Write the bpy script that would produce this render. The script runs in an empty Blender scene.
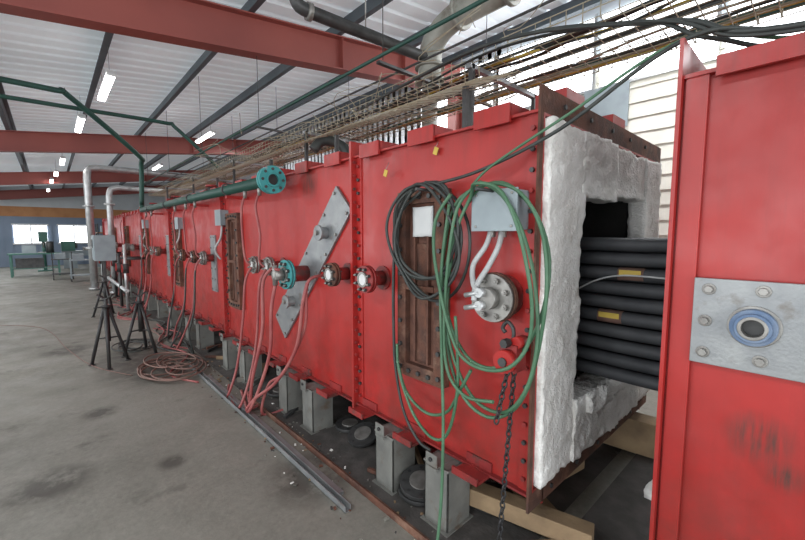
import bpy, math, random
from mathutils import Vector as V, Matrix, noise
random.seed(3)
SC=bpy.context.scene
COL=bpy.context.collection
# ------------------------------------------------------------------ materials
MATS={}
def mat(name,c1,c2=None,rough=.5,metal=0,scale=4,lo=.4,hi=.7,bump=0,bscale=40,c3=None,s3=1.5,lo3=.6,hi3=.7,emit=0,detail=6):
    m=bpy.data.materials.new(name); m.use_nodes=True
    nt=m.node_tree; N=nt.nodes; L=nt.links
    b=N['Principled BSDF']
    b.inputs['Roughness'].default_value=rough; b.inputs['Metallic'].default_value=metal
    if c2 is None: c2=tuple(x*.8 for x in c1)
    tc=N.new('ShaderNodeTexCoord')
    n=N.new('ShaderNodeTexNoise'); n.inputs['Scale'].default_value=scale; n.inputs['Detail'].default_value=detail
    L.new(tc.outputs['Object'],n.inputs['Vector'])
    r=N.new('ShaderNodeValToRGB'); r.color_ramp.elements[0].position=lo; r.color_ramp.elements[1].position=hi
    r.color_ramp.elements[0].color=(*c1,1); r.color_ramp.elements[1].color=(*c2,1)
    L.new(n.outputs['Fac'],r.inputs['Fac'])
    out=r.outputs['Color']
    if c3:
        n3=N.new('ShaderNodeTexNoise'); n3.inputs['Scale'].default_value=s3; n3.inputs['Detail'].default_value=10
        n3.inputs['Roughness'].default_value=.65
        L.new(tc.outputs['Object'],n3.inputs['Vector'])
        r3=N.new('ShaderNodeValToRGB'); r3.color_ramp.elements[0].position=lo3; r3.color_ramp.elements[1].position=hi3
        L.new(n3.outputs['Fac'],r3.inputs['Fac'])
        mx=N.new('ShaderNodeMix'); mx.data_type='RGBA'
        L.new(r3.outputs['Color'],mx.inputs[0]); L.new(out,mx.inputs[6]); mx.inputs[7].default_value=(*c3,1)
        out=mx.outputs[2]
    L.new(out,b.inputs['Base Color'])
    if bump:
        nb=N.new('ShaderNodeTexNoise'); nb.inputs['Scale'].default_value=bscale; nb.inputs['Detail'].default_value=4
        L.new(tc.outputs['Object'],nb.inputs['Vector'])
        bp=N.new('ShaderNodeBump'); bp.inputs['Strength'].default_value=bump; bp.inputs['Distance'].default_value=.01
        L.new(nb.outputs['Fac'],bp.inputs['Height']); L.new(bp.outputs['Normal'],b.inputs['Normal'])
    if emit:
        b.inputs['Emission Color'].default_value=(*c1,1); b.inputs['Emission Strength'].default_value=emit
    MATS[name]=m; return m
def redpaint():
    m=bpy.data.materials.new('red_paint'); m.use_nodes=True; nt=m.node_tree; N=nt.nodes; L=nt.links; b=N['Principled BSDF']
    b.inputs['Specular IOR Level'].default_value=.5
    tc=N.new('ShaderNodeTexCoord'); mp=N.new('ShaderNodeMapping'); L.new(tc.outputs['Object'],mp.inputs['Vector'])
    mp2=N.new('ShaderNodeMapping'); mp2.inputs['Scale'].default_value=(1,3.0,.3); L.new(tc.outputs['Object'],mp2.inputs['Vector'])
    mp3=N.new('ShaderNodeMapping'); mp3.inputs['Rotation'].default_value=(.8,0,0); mp3.inputs['Scale'].default_value=(1,14,.8); L.new(tc.outputs['Object'],mp3.inputs['Vector'])
    def nz(v,s,d,ro=.6):
        n=N.new('ShaderNodeTexNoise'); n.inputs['Scale'].default_value=s; n.inputs['Detail'].default_value=d; n.inputs['Roughness'].default_value=ro
        L.new(v.outputs[0] if v is not tc else tc.outputs['Object'],n.inputs['Vector']); return n.outputs['Fac']
    def rp(f,a,b_,ca=(0,0,0),cb=(1,1,1)):
        r=N.new('ShaderNodeValToRGB'); r.color_ramp.elements[0].position=a; r.color_ramp.elements[1].position=b_
        r.color_ramp.elements[0].color=(*ca,1); r.color_ramp.elements[1].color=(*cb,1); L.new(f,r.inputs['Fac']); return r.outputs['Color']
    def mix(f,a,c):
        x=N.new('ShaderNodeMix'); x.data_type='RGBA'; L.new(f,x.inputs[0]); L.new(a,x.inputs[6])
        if isinstance(c,tuple): x.inputs[7].default_value=(*c,1)
        else: L.new(c,x.inputs[7])
        return x.outputs[2]
    def mul(a,bv):
        x=N.new('ShaderNodeMath'); x.operation='MULTIPLY'; L.new(a,x.inputs[0])
        if isinstance(bv,float): x.inputs[1].default_value=bv
        else: L.new(bv,x.inputs[1])
        return x.outputs[0]
    base=rp(nz(tc,1.3,6,.65),.3,.70,(.46,.024,.020),(.33,.018,.016))
    streak=mul(rp(nz(mp2,4.0,10,.75),.50,.76),.45)
    base=mix(streak,base,(.22,.020,.016))
    scr=mul(rp(nz(mp3,3.0,10,.8),.65,.70),.45)
    base=mix(scr,base,(.50,.085,.07))
    fade=mul(rp(nz(mp,5,10,.75),.58,.78),.3)
    base=mix(fade,base,(.48,.065,.055))
    spots=rp(nz(tc,15,9,.75),.68,.73)
    base=mix(mul(spots,.85),base,(.09,.035,.025))
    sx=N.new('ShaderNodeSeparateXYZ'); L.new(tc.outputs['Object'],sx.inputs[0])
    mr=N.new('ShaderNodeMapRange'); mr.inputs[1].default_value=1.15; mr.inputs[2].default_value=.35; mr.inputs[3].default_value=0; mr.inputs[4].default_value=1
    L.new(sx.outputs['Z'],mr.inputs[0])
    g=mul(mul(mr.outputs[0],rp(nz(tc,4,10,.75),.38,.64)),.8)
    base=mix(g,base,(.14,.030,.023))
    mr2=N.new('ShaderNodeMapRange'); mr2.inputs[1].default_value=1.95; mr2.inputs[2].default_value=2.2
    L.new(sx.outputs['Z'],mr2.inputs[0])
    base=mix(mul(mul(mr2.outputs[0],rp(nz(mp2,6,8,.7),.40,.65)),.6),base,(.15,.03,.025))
    for ctr,rad in (((FXv,.09,.96),.10),((FXv,.03,.86),.06),((FXv,2.9,2.05),.18)):
        ds=N.new('ShaderNodeVectorMath'); ds.operation='DISTANCE'; ds.inputs[1].default_value=ctr; L.new(tc.outputs['Object'],ds.inputs[0])
        m2=N.new('ShaderNodeMapRange'); m2.inputs[1].default_value=rad; m2.inputs[2].default_value=rad*.3; L.new(ds.outputs['Value'],m2.inputs[0])
        base=mix(mul(m2.outputs[0],rp(nz(mp2,14,8,.7),.35,.6)),base,(.09,.035,.028))
    L.new(base,b.inputs['Base Color'])
    L.new(rp(nz(tc,5,6),.35,.7,(.30,.30,.30),(.55,.55,.55)),b.inputs['Roughness'])
    bp=N.new('ShaderNodeBump'); bp.inputs['Strength'].default_value=.15; bp.inputs['Distance'].default_value=.02
    L.new(nz(tc,2.2,3),bp.inputs['Height']); L.new(bp.outputs['Normal'],b.inputs['Normal'])
    return m
FXv=1.61
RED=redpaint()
REDW=mat('red_paint_worn',(.32,.028,.025),(.18,.02,.02),.5,0,6,.35,.65,.2,60,c3=(.10,.035,.03),s3=8,lo3=.52,hi3=.62)
BEAM=mat('red_oxide_beam',(.30,.075,.06),(.24,.06,.05),.5,0,1.2)
RUST=mat('rusty_steel',(.16,.065,.04),(.08,.04,.03),.8,.2,9,.35,.65,.5,80,c3=(.27,.16,.11),s3=4,lo3=.55,hi3=.7)
WOODR=mat('scorched_board',(.17,.075,.05),(.08,.035,.025),.85,0,12,.3,.7,.4,50)
WOOD=mat('timber',(.33,.23,.13),(.18,.12,.07),.8,0,6,.3,.7,.3,60)
INS=mat('ceramic_fibre',(.88,.87,.84),(.74,.72,.68),.95,0,9,.35,.75,1.0,70,c3=(.38,.33,.26),s3=5,lo3=.62,hi3=.75)
SHADE=mat('shaded_lining',(.018,.017,.016),(.010,.010,.009),.95,0,5,bump=.6)  # near-black colour stands in for the shade inside the firebox
GALV=mat('galvanised_steel',(.33,.34,.34),(.22,.23,.24),.45,.5,9,.3,.7,.1,90,c3=(.17,.15,.13),s3=7,lo3=.58,hi3=.72)
LEG=mat('leg_steel',(.22,.22,.20),(.14,.14,.13),.65,.2,7,.3,.7,.2,60,c3=(.13,.09,.06),s3=6,lo3=.56,hi3=.7)
STEEL=mat('plain_steel',(.32,.31,.29),(.18,.17,.16),.42,.6,14)
DSTEEL=mat('dark_steel',(.08,.08,.08),(.045,.045,.045),.5,.5,10)
BLACKP=mat('black_paint',(.02,.02,.022),(.035,.033,.03),.5,0,10)
TUBE=mat('radiant_tube_black',(.030,.032,.037),(.055,.057,.062),.62,.1,7,.3,.7,.15)
BRUB=mat('black_rubber',(.03,.035,.033),(.05,.055,.05),.55,0,10)
GRUB=mat('green_hose_rubber',(.055,.14,.075),(.09,.19,.11),.5,0,8)
GPIPE=mat('dark_green_paint',(.012,.055,.042),(.018,.075,.055),.5,0,5)
TEAL=mat('teal_paint',(.04,.25,.25),(.05,.32,.33),.45,0,9,c3=(.3,.3,.3),s3=14,lo3=.60,hi3=.7)
BLUEF=mat('blue_flange_paint',(.10,.16,.27),(.20,.25,.33),.5,.2,20)
PHOSE=mat('red_hose_rubber',(.28,.06,.06),(.36,.12,.11),.55,0,6)
BHOSE=mat('brown_cable',(.20,.11,.09),(.13,.08,.06),.6,0,6)
WCOND=mat('light_grey_conduit',(.44,.45,.45),(.34,.34,.34),.45,0,9)
GREYBX=mat('grey_enclosure',(.28,.33,.35),(.23,.27,.29),.45,.1,6)
SILV=mat('aluminium_cladding',(.52,.53,.53),(.38,.39,.39),.38,.55,8)
WPIPE=mat('white_pipe',(.34,.34,.30),(.22,.22,.19),.5,.1,6,c3=(.16,.13,.10),s3=5,lo3=.56,hi3=.7)
PAPER=mat('paper',(.66,.67,.66),(.54,.55,.55),.8,0,4)
YEL=mat('yellow_tag',(.60,.43,.07),(.40,.28,.05),.6,0,8)
WIRE=mat('tray_wire',(.34,.29,.20),(.42,.39,.31),.45,.4,3)
ROOF=mat('white_roof_sheet',(.80,.85,.89),(.72,.78,.82),.5,0,.8,emit=.19)  # emission added so the sheet glows, brightening the ceiling and filling the room
PURL=mat('purlin_steel',(.08,.10,.115),(.12,.145,.16),.5,.2,1.5)
CORR=mat('grey_corrugated',(.55,.58,.60),(.46,.49,.51),.5,.1,1.5)
BACKB=mat('blue_grey_wall',(.20,.25,.33),(.16,.21,.28),.6,0,1)
ORNG=mat('orange_plywood',(.50,.23,.09),(.40,.17,.06),.6,0,2)
SIDE=mat('cream_siding',(.66,.64,.57),(.58,.56,.49),.6,0,3)
WHT=mat('white_fixture',(.7,.7,.7),(.65,.65,.65),.4)
LITE=mat('lamp_tube',(1,.99,.97),(1,.99,.97),.5,emit=14)
WINP=mat('window_daylight',(.93,.97,1),(.9,.95,1),.4,emit=3.5)
GREEN=mat('machine_green',(.05,.14,.11),(.06,.18,.14),.5)
BLAN=mat('dark_matte',(.05,.046,.042),(.09,.08,.075),.95,0,8,bump=.5)
# concrete
def concrete():
    m=bpy.data.materials.new('concrete_floor'); m.use_nodes=True; nt=m.node_tree; N=nt.nodes; L=nt.links; b=N['Principled BSDF']
    tc=N.new('ShaderNodeTexCoord')
    def nz(s,d=8,ro=.6):
        n=N.new('ShaderNodeTexNoise'); n.inputs['Scale'].default_value=s; n.inputs['Detail'].default_value=d; n.inputs['Roughness'].default_value=ro
        L.new(tc.outputs['Object'],n.inputs['Vector']); return n
    def ramp(n,a,b_,ca,cb):
        r=N.new('ShaderNodeValToRGB'); r.color_ramp.elements[0].position=a; r.color_ramp.elements[1].position=b_
        r.color_ramp.elements[0].color=(*ca,1); r.color_ramp.elements[1].color=(*cb,1); L.new(n.outputs['Fac'],r.inputs['Fac']); return r
    def mix(f,a,c,bt='MIX'):
        x=N.new('ShaderNodeMix'); x.data_type='RGBA'; x.blend_type=bt
        if isinstance(f,float): x.inputs[0].default_value=f
        else: L.new(f,x.inputs[0])
        L.new(a,x.inputs[6])
        if isinstance(c,tuple): x.inputs[7].default_value=(*c,1)
        else: L.new(c,x.inputs[7])
        return x.outputs[2]
    def mul(a,c):
        x=N.new('ShaderNodeMath'); x.operation='MULTIPLY'; L.new(a,x.inputs[0])
        if isinstance(c,float): x.inputs[1].default_value=c
        else: L.new(c,x.inputs[1])
        return x.outputs[0]
    out=ramp(nz(.9,14,.72),.32,.68,(.235,.228,.196),(.125,.12,.100)).outputs['Color']
    out=mix(1.0,out,ramp(nz(26,8,.75),.3,.72,(.70,.70,.70),(1.15,1.15,1.15)).outputs['Color'],'MULTIPLY')
    out=mix(ramp(nz(.35,6,.6),.42,.6,(0,0,0),(.35,.35,.35)).outputs['Color'],out,(.29,.285,.25))
    out=mix(ramp(nz(2.1,9,.65),.58,.70,(0,0,0),(.8,.8,.8)).outputs['Color'],out,(.070,.064,.054))
    for ctr,rad in (((-.07,3.25,0),.26),((.25,4.3,0),.16),((.55,3.0,0),.12),((.95,5.3,0),.75),((.1,7,0),.35),((.75,6,0),.55),((1.2,2.2,0),.35)):
        ds=N.new('ShaderNodeVectorMath'); ds.operation='DISTANCE'; ds.inputs[1].default_value=ctr; L.new(tc.outputs['Object'],ds.inputs[0])
        m2=N.new('ShaderNodeMapRange'); m2.inputs[1].default_value=rad; m2.inputs[2].default_value=rad*.45; L.new(ds.outputs['Value'],m2.inputs[0])
        out=mix(mul(m2.outputs[0],ramp(nz(5,8,.7),.36,.52,(0,0,0),(.85,.85,.85)).outputs['Color']),out,(.055,.05,.042))
    L.new(out,b.inputs['Base Color'])
    rr=ramp(nz(3,5),.35,.7,(.5,.5,.5),(.8,.8,.8)); L.new(rr.outputs['Color'],b.inputs['Roughness'])
    bp=N.new('ShaderNodeBump'); bp.inputs['Strength'].default_value=.2; bp.inputs['Distance'].default_value=.01
    L.new(nz(25,5).outputs['Fac'],bp.inputs['Height']); L.new(bp.outputs['Normal'],b.inputs['Normal'])
    return m
CONC=concrete()

# ------------------------------------------------------------------ mesh builder
def cr(pts,n=6,closed=False):
    P=[V(p) for p in pts]; out=[]; k=len(P)
    rng=range(k) if closed else range(k-1)
    for i in rng:
        if closed: a,b,c,d=P[(i-1)%k],P[i],P[(i+1)%k],P[(i+2)%k]
        else: a,b,c,d=P[max(i-1,0)],P[i],P[i+1],P[min(i+2,k-1)]
        for j in range(n):
            t=j/n
            out.append(.5*((2*b)+(c-a)*t+(2*a-5*b+4*c-d)*t*t+(3*b-a-3*c+d)*t**3))
    if not closed: out.append(P[-1])
    return out
class O:
    def __init__(s,name): s.name=name; s.v=[]; s.f=[]; s.m=[]; s.s=[]; s.mats=[]
    def mi(s,m):
        if m not in s.mats: s.mats.append(m)
        return s.mats.index(m)
    def add(s,vs,fs,m,sm=False):
        o=len(s.v); s.v+=[tuple(v) for v in vs]; i=s.mi(m)
        for k,f in enumerate(fs):
            s.f.append([a+o for a in f]); s.m.append(i); s.s.append(sm if isinstance(sm,bool) else sm[k])
        return s
    def box(s,x0,x1,y0,y1,z0,z1,m):
        vs=[(x,y,z) for x in (x0,x1) for y in (y0,y1) for z in (z0,z1)]
        return s.add(vs,[(0,1,3,2),(4,6,7,5),(0,4,5,1),(2,3,7,6),(0,2,6,4),(1,5,7,3)],m)
    def rbox(s,c,sz,m,R=None):
        R=R or Matrix.Identity(3); c=V(c)
        vs=[c+R@V((x*sz[0]/2,y*sz[1]/2,z*sz[2]/2)) for x in (-1,1) for y in (-1,1) for z in (-1,1)]
        return s.add(vs,[(0,1,3,2),(4,6,7,5),(0,4,5,1),(2,3,7,6),(0,2,6,4),(1,5,7,3)],m)
    def obar(s,p0,p1,w,h,m,up=V((0,0,1))):
        p0,p1=V(p0),V(p1); d=(p1-p0); l=d.length; d.normalize(); sd=d.cross(up)
        if sd.length<1e-3: sd=d.cross(V((1,0,0)))
        sd.normalize(); u=sd.cross(d)
        R=Matrix((sd,d,u)).transposed()
        return s.rbox((p0+p1)/2,(w,l,h),m,R)
    def cyl(s,p0,p1,r,m,n=16,r2=None,sm=True):
        p0,p1=V(p0),V(p1); r2=r if r2 is None else r2
        d=(p1-p0).normalized(); a=d.cross(V((0,0,1)))
        if a.length<1e-3: a=V((1,0,0))
        a.normalize(); b=d.cross(a)
        vs=[]
        for p,rr in ((p0,r),(p1,r2)):
            for i in range(n):
                t=2*math.pi*i/n; vs.append(p+rr*(math.cos(t)*a+math.sin(t)*b))
        fs=[(i,(i+1)%n,n+(i+1)%n,n+i) for i in range(n)]; k=len(fs)
        fs+=[tuple(range(n))[::-1],tuple(range(n,2*n))]
        return s.add(vs,fs,m,[sm]*k+[False]*2)
    def ring(s,c,ax,ro,ri,th,m,n=28):
        c=V(c); d=V(ax).normalized(); a=d.cross(V((0,0,1)))
        if a.length<1e-3: a=V((1,0,0))
        a.normalize(); b=d.cross(a); vs=[]
        for rr,h in ((ro,-th/2),(ro,th/2),(ri,th/2),(ri,-th/2)):
            for i in range(n):
                t=2*math.pi*i/n; vs.append(c+d*h+rr*(math.cos(t)*a+math.sin(t)*b))
        fs=[]
        for k in range(4):
            for i in range(n):
                fs.append((k*n+i,k*n+(i+1)%n,((k+1)%4)*n+(i+1)%n,((k+1)%4)*n+i))
        return s.add(vs,fs,m)
    def tube(s,pts,r,m,n=8,closed=False):
        P=[V(p) for p in pts]; K=len(P); vs=[]; prev=None
        for i,p in enumerate(P):
            if closed: t=P[(i+1)%K]-P[(i-1)%K]
            else: t=P[min(i+1,K-1)]-P[max(i-1,0)]
            if t.length<1e-9: t=V((0,0,1))
            t.normalize()
            if prev is None:
                a=t.cross(V((0,0,1)))
                if a.length<1e-2: a=t.cross(V((1,0,0)))
            else: a=prev-t*prev.dot(t)
            a.normalize(); prev=a; b=t.cross(a)
            for j in range(n):
                q=2*math.pi*j/n; vs.append(p+r*(math.cos(q)*a+math.sin(q)*b))
        fs=[]
        for i in range(K if closed else K-1):
            i2=(i+1)%K
            for j in range(n): fs.append((i*n+j,i*n+(j+1)%n,i2*n+(j+1)%n,i2*n+j))
        sm=[True]*len(fs)
        if not closed: fs+=[tuple(range(n))[::-1],tuple(range((K-1)*n,K*n))]; sm+=[False]*2
        return s.add(vs,fs,m,sm)
    def hex(s,c,ax,r,h,m): 
        c=V(c); ax=V(ax).normalized(); return s.cyl(c,c+ax*h,r,m,6,sm=False)
    def lumpy(s,x0,x1,y0,y1,z0,z1,m,step=.05,amp=.015,f=7,f2=4.5,a2=.5):
        nx,ny,nz=[max(2,int((b-a)/step)) for a,b in ((x0,x1),(y0,y1),(z0,z1))]
        idx={};vs=[];fs=[]
        def vid(i,j,k):
            if (i,j,k) not in idx:
                p=V((x0+(x1-x0)*i/nx,y0+(y1-y0)*j/ny,z0+(z1-z0)*k/nz))
                p+=amp*noise.noise_vector(p*f)+amp*a2*noise.noise_vector(p*f*f2)
                idx[(i,j,k)]=len(vs); vs.append(p)
            return idx[(i,j,k)]
        for i in range(nx):
            for j in range(ny):
                for k in (0,nz): fs.append((vid(i,j,k),vid(i+1,j,k),vid(i+1,j+1,k),vid(i,j+1,k)))
        for i in range(nx):
            for k in range(nz):
                for j in (0,ny): fs.append((vid(i,j,k),vid(i+1,j,k),vid(i+1,j,k+1),vid(i,j,k+1)))
        for j in range(ny):
            for k in range(nz):
                for i in (0,nx): fs.append((vid(i,j,k),vid(i,j+1,k),vid(i,j+1,k+1),vid(i,j,k+1)))
        return s.add(vs,fs,m,True)
    def done(s,bevel=0):
        me=bpy.data.meshes.new(s.name); me.from_pydata(s.v,[],s.f); 
        for m in s.mats: me.materials.append(m)
        me.polygons.foreach_set('material_index',s.m); me.polygons.foreach_set('use_smooth',s.s)
        me.update()
        import bmesh
        bm=bmesh.new(); bm.from_mesh(me); bmesh.ops.recalc_face_normals(bm,faces=bm.faces); bm.to_mesh(me); bm.free()
        ob=bpy.data.objects.new(s.name,me); COL.objects.link(ob)
        if bevel:
            md=ob.modifiers.new('bevel','BEVEL'); md.width=bevel; md.segments=2; md.limit_method='ANGLE'; md.angle_limit=math.radians(50)
        return ob
FX=1.61; ZB=.38; ZT=2.13; ZF=2.24; BX=3.33
ROOFZ=lambda x:4.19+.124*x
# ------------------------------------------------------------------ room
XL,XR,Y0,Y1=-8,6.0,-6,27.6
O('floor').box(XL-.2,XR+.2,Y0-.2,Y1+.2,-.2,0,CONC).done()
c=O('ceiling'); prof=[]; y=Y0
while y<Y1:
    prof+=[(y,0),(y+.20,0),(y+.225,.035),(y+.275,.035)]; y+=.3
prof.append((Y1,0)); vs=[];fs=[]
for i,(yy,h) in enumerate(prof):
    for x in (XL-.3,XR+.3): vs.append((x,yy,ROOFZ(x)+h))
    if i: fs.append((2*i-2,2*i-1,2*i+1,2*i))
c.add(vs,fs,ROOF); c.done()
p=O('roof_purlins')
for k in range(-7,5):
    x=.73+1.22*k; z=ROOFZ(x)
    p.box(x-.004,x+.004,Y0,Y1,z-.21,z-.005,PURL); p.box(x-.07,x,Y0,Y1,z-.215,z-.205,PURL); p.box(x,x+.07,Y0,Y1,z-.012,z-.004,PURL)
p.done()
for yb in (-2.8,4.8,12.4,20.0,27.3):
    b=O('roof_rafter'); sl=.124
    def P(x,dz): return (x,yb,ROOFZ(x)-.215+dz)
    b.obar(P(XL,-.22),P(XR-.1,-.22),.012,.44,BEAM); b.obar(P(XL,-.012),P(XR-.1,-.012),.2,.016,BEAM); b.obar(P(XL,-.44),P(XR-.1,-.44),.2,.018,BEAM)
    for xs in (-6,-4,-2,3.2,4.4):
        b.box(xs-.005,xs+.005,yb-.09,yb+.09,ROOFZ(xs)-.64,ROOFZ(xs)-.23,BEAM)
    for xs in (-4.15,-1.71,.73,1.95,3.17): b.obar((xs,yb+.05,ROOFZ(xs)-.62),(xs,yb+.85,ROOFZ(xs)-.2),.05,.006,PURL)
    b.done()
    b=O('steel_column'); 
    b.box(XR-.35,XR-.33,yb-.1,yb+.1,0,4.3,BEAM).box(XR-.12,XR-.1,yb-.1,yb+.1,0,4.3,BEAM).box(XR-.34,XR-.11,yb-.006,yb+.006,0,4.3,BEAM).box(XR-.45,XR-.02,yb-.17,yb+.17,0,.02,BEAM); b.done()
w=O('wall_right')
w.box(XR+.03,XR+.1,Y0,Y1,0,5.1,CORR)
y=4.0; vs=[];fs=[];prof=[]
while y<Y1:
    prof+=[(y,.03),(y+.09,.03),(y+.12,-.0),(y+.17,0)]; y+=.2
for i,(yy,h) in enumerate(prof):
    vs+=[(XR+h,yy,0),(XR+h,yy,4.93)]
    if i: fs.append((2*i-2,2*i-1,2*i+1,2*i))
w.add(vs,fs,CORR)
z=0
while z<3.85:
    vs=[(XR-.005,Y0,z),(XR-.005,4,z),(XR+.025,4,z+.2),(XR+.025,Y0,z+.2),(XR+.03,Y0,z),(XR+.03,4,z)]
    w.add(vs,[(0,1,2,3),(0,4,5,1)],SIDE); z+=.2
w.done()
for i,(a,bb) in enumerate(((-3,-1.1),(-1,.9),(1.0,2.3),(2.4,4.0),(4.1,5.9))):
    O('window_%d'%(i+1)).box(XR-.03,XR-.015,a,bb,3.72,4.72,WINP).box(XR-.05,XR-.01,a,bb,3.68,3.72,SILV).box(XR-.05,XR-.01,a-.04,a,3.68,4.75,SILV).box(XR-.045,XR-.01,a,bb,4.3,4.32,SILV).done()
w=O('wall_back'); w.box(XL,XR,Y1,Y1+.15,0,2.55,BACKB).box(XL,XR,Y1-.02,Y1+.13,2.55,3.05,ORNG).box(XL,XR,Y1,Y1+.15,3.05,5.0,CORR)
y=XL
while y<XR:
    w.box(y,y+.05,Y1-.03,Y1,0,2.55,BACKB); y+=.3
w.done()
for i,x in enumerate((-6.6,-4.9,-3.2,-1.3,.4)):
    O('window_%d'%(i+10)).box(x,x+1.25,Y1-.06,Y1-.04,1.2,2.1,WINP).box(x-.06,x+1.31,Y1-.08,Y1-.03,1.12,1.2,WHT).box(x-.06,x+1.31,Y1-.08,Y1-.03,2.1,2.18,WHT).box(x+.6,x+.65,Y1-.08,Y1-.03,1.2,2.1,WHT).done()
w=O('wall_left'); w.box(XL-.15,XL,Y0,-4,0,3.2,CORR).box(XL-.15,XL,16,Y1,0,3.2,CORR).box(XL-.15,XL,-4,16,2.9,3.2,CORR).box(XL-.15,XL,2,2.4,0,2.9,CORR).box(XL-.15,XL,9,9.4,0,2.9,CORR); w.done()
O('wall_front').box(XL,-6,Y0-.15,Y0,0,3.4,CORR).box(4.5,XR,Y0-.15,Y0,0,4.7,CORR).box(-6,4.5,Y0-.15,Y0,3.1,3.44,CORR).done()

# ------------------------------------------------------------------ furnace sections
def section(y0,y1,first=False,near=False):
    s=O('furnace_section'); T=ZT-.015 if near else ZT
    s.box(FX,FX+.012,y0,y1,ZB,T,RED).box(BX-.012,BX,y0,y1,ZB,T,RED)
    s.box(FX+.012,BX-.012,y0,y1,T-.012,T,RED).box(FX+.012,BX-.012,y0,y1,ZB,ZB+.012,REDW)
    for ya,yb,sg in ((y0,y0+.012,1),(y1-.012,y1,-1)):
        fm=RED; pr_=.05
        if first and sg==1: fm=RUST; pr_=.03
        s.box(FX-pr_,FX,ya,yb,ZB-.09,ZF,fm).box(BX,BX+.055,ya,yb,ZB-.09,ZF,fm)
        s.box(FX,BX,ya,yb,T,ZF,fm).box(FX,BX,ya,yb,ZB-.09,ZB,fm)
        a,b_=(ya+.012,ya+.07) if sg==1 else (yb-.07,yb-.012)
        s.box(FX-.008,FX,a,b_,ZB,T,RED)
        n=19
        for i in range(n):
            z=ZB+.06+(T-ZB-.12)*i/(n-1)
            if not near: s.hex((FX-.008,(a+b_)/2,z),(-1,0,0),.0115,.014,DSTEEL if i%3 else REDW)
            elif i%4==1: s.hex((FX-.008,(a+b_)/2-.03,z),(-1,0,0),.006,.006,REDW)
            if not(first and sg==1) and not near: s.hex((FX-.03,ya if sg==-1 else yb,z+.03),(0,sg,0),.011,.014,REDW)
    s.box(FX-.03,FX+.03,y0+.012,y1-.012,T,T+.012,RED)
    y=y0+.14 if not near else .055-.47*3
    hh=.028 if near else .055
    while y<y1-.2:
        s.box(FX-.04,FX+.12,y,y+.20,T+.012,T+hh+.012,RED).box(FX-.05,FX-.035,y,y+.20,T-.02,T+hh+.012,RED)
        s.box(FX-.13,FX+.02,y+.08,y+.24,ZB-.018,ZB-.004,REDW).box(FX-.135,FX-.122,y+.08,y+.24,ZB-.018,ZB+.02,REDW).box(FX-.012,FX,y+.08,y+.24,ZB-.003,ZB+.05,REDW)
        y+=.47
    s.box(FX-.03,FX+.03,y0+.012,y1-.012,ZB-.012,ZB,REDW)
    s.box(FX+.1,FX+.11,y0,y1,ZB-.1,ZB,REDW); s.box(BX-.11,BX-.1,y0,y1,ZB-.1,ZB,REDW)
    return s
edges=[2.23,5.0,7.8,10.6,13.4,16.2,19.0]
s=section(.845,2.23,True)
for x,z in [(x_,ZF-.05) for x_ in (1.8,2.1,2.4,2.7,3.0)]+[(x_,ZB-.045) for x_ in (1.8,2.1,2.4,2.7,3.0)]: s.hex((x,.845,z),(0,-1,0),.012,.01,DSTEEL)
for x_ in (1.85,2.45): s.box(x_,x_+.2,.86,1.02,ZF-.01,ZF+.06,RED)
s.done()
for a,b in zip(edges[:-1],edges[1:]): section(a,b).done()
n=section(-1.6,.354,near=True)
n.box(FX-.022,FX-.008,.275,.335,ZB,ZT+.0,RED)
n.done()
# insulation at open end
OX0,OX1,OZ0,OZ1=1.98,2.97,.74,1.80
s=O('ceramic_fibre_insulation')
s.lumpy(FX+.015,OX0,.815,.97,ZB+.03,ZT-.02,INS,.016,.013,5,a2=.7)
s.lumpy(OX1,BX-.02,.815,.91,ZB+.03,ZT-.02,INS,.02,.013,5,a2=.8)
s.lumpy(OX0-.02,2.42,.81,.95,OZ1,ZT-.02,INS,.016,.014,6,a2=.8)
s.lumpy(2.43,OX1+.02,.825,.95,OZ1+.03,ZT-.02,INS,.016,.014,6,a2=.8)
s.lumpy(OX0-.02,OX1+.02,.80,.95,ZB+.03,OZ0,INS,.016,.016,6,a2=.8)
s.lumpy(2.1,2.7,.78,.95,OZ0-.12,OZ0+.0,INS,.016,.022,8,a2=.8)
s.done()
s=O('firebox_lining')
s.box(FX+.03,OX0-.01,.985,2.15,ZB+.03,ZT-.03,SHADE).box(OX1+.01,BX-.03,.93,2.15,ZB+.03,ZT-.03,SHADE).box(OX0-.01,OX1+.01,.965,2.15,OZ1+.03,ZT-.03,SHADE).box(OX0-.01,OX1+.01,.965,2.15,ZB+.03,OZ0-.03,SHADE).box(FX+.03,BX-.03,2.15,2.2,ZB+.03,ZT-.03,SHADE)
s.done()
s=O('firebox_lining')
s.box(FX+.03,OX0-.01,-.8,.33,ZB+.03,ZT-.03,SHADE).box(OX1+.01,BX-.03,-.8,.33,ZB+.03,ZT-.03,SHADE).box(OX0-.01,OX1+.01,-.8,.33,OZ1+.01,ZT-.03,SHADE).box(OX0-.01,OX1+.01,-.8,.33,ZB+.03,OZ0-.01,SHADE)
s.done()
t=O('radiant_tube_bundle')
for i in range(10):
    for j in range(4):
        z=1.555-.077*i; x=2.2+.13*j
        t.tube(cr([(x,-.7,z),(x,.2,z+.002+.003*math.sin(i*2)),(x,.6,z-.006),(x,1.1,z),(x,2.1,z)],5),.0345,TUBE,14)
for z,y in ((1.401,.655),(1.17,.745)):
    t.tube([(2.2,y-.07,z-.004),(2.2,y+.05,z-.004)],.0358,BHOSE,14)
    t.rbox((2.163,y-.01,z+.006),(.004,.10,.028),YEL)
t.tube(cr([(2.158,.9,1.3),(2.155,.8,1.36),(2.155,.66,1.395),(2.155,.4,1.39)],5),.005,WCOND,6)
for y in (.3,1.6): t.box(2.14,2.66,y,y+.02,.79,.822,DSTEEL)
t.done()
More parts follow.
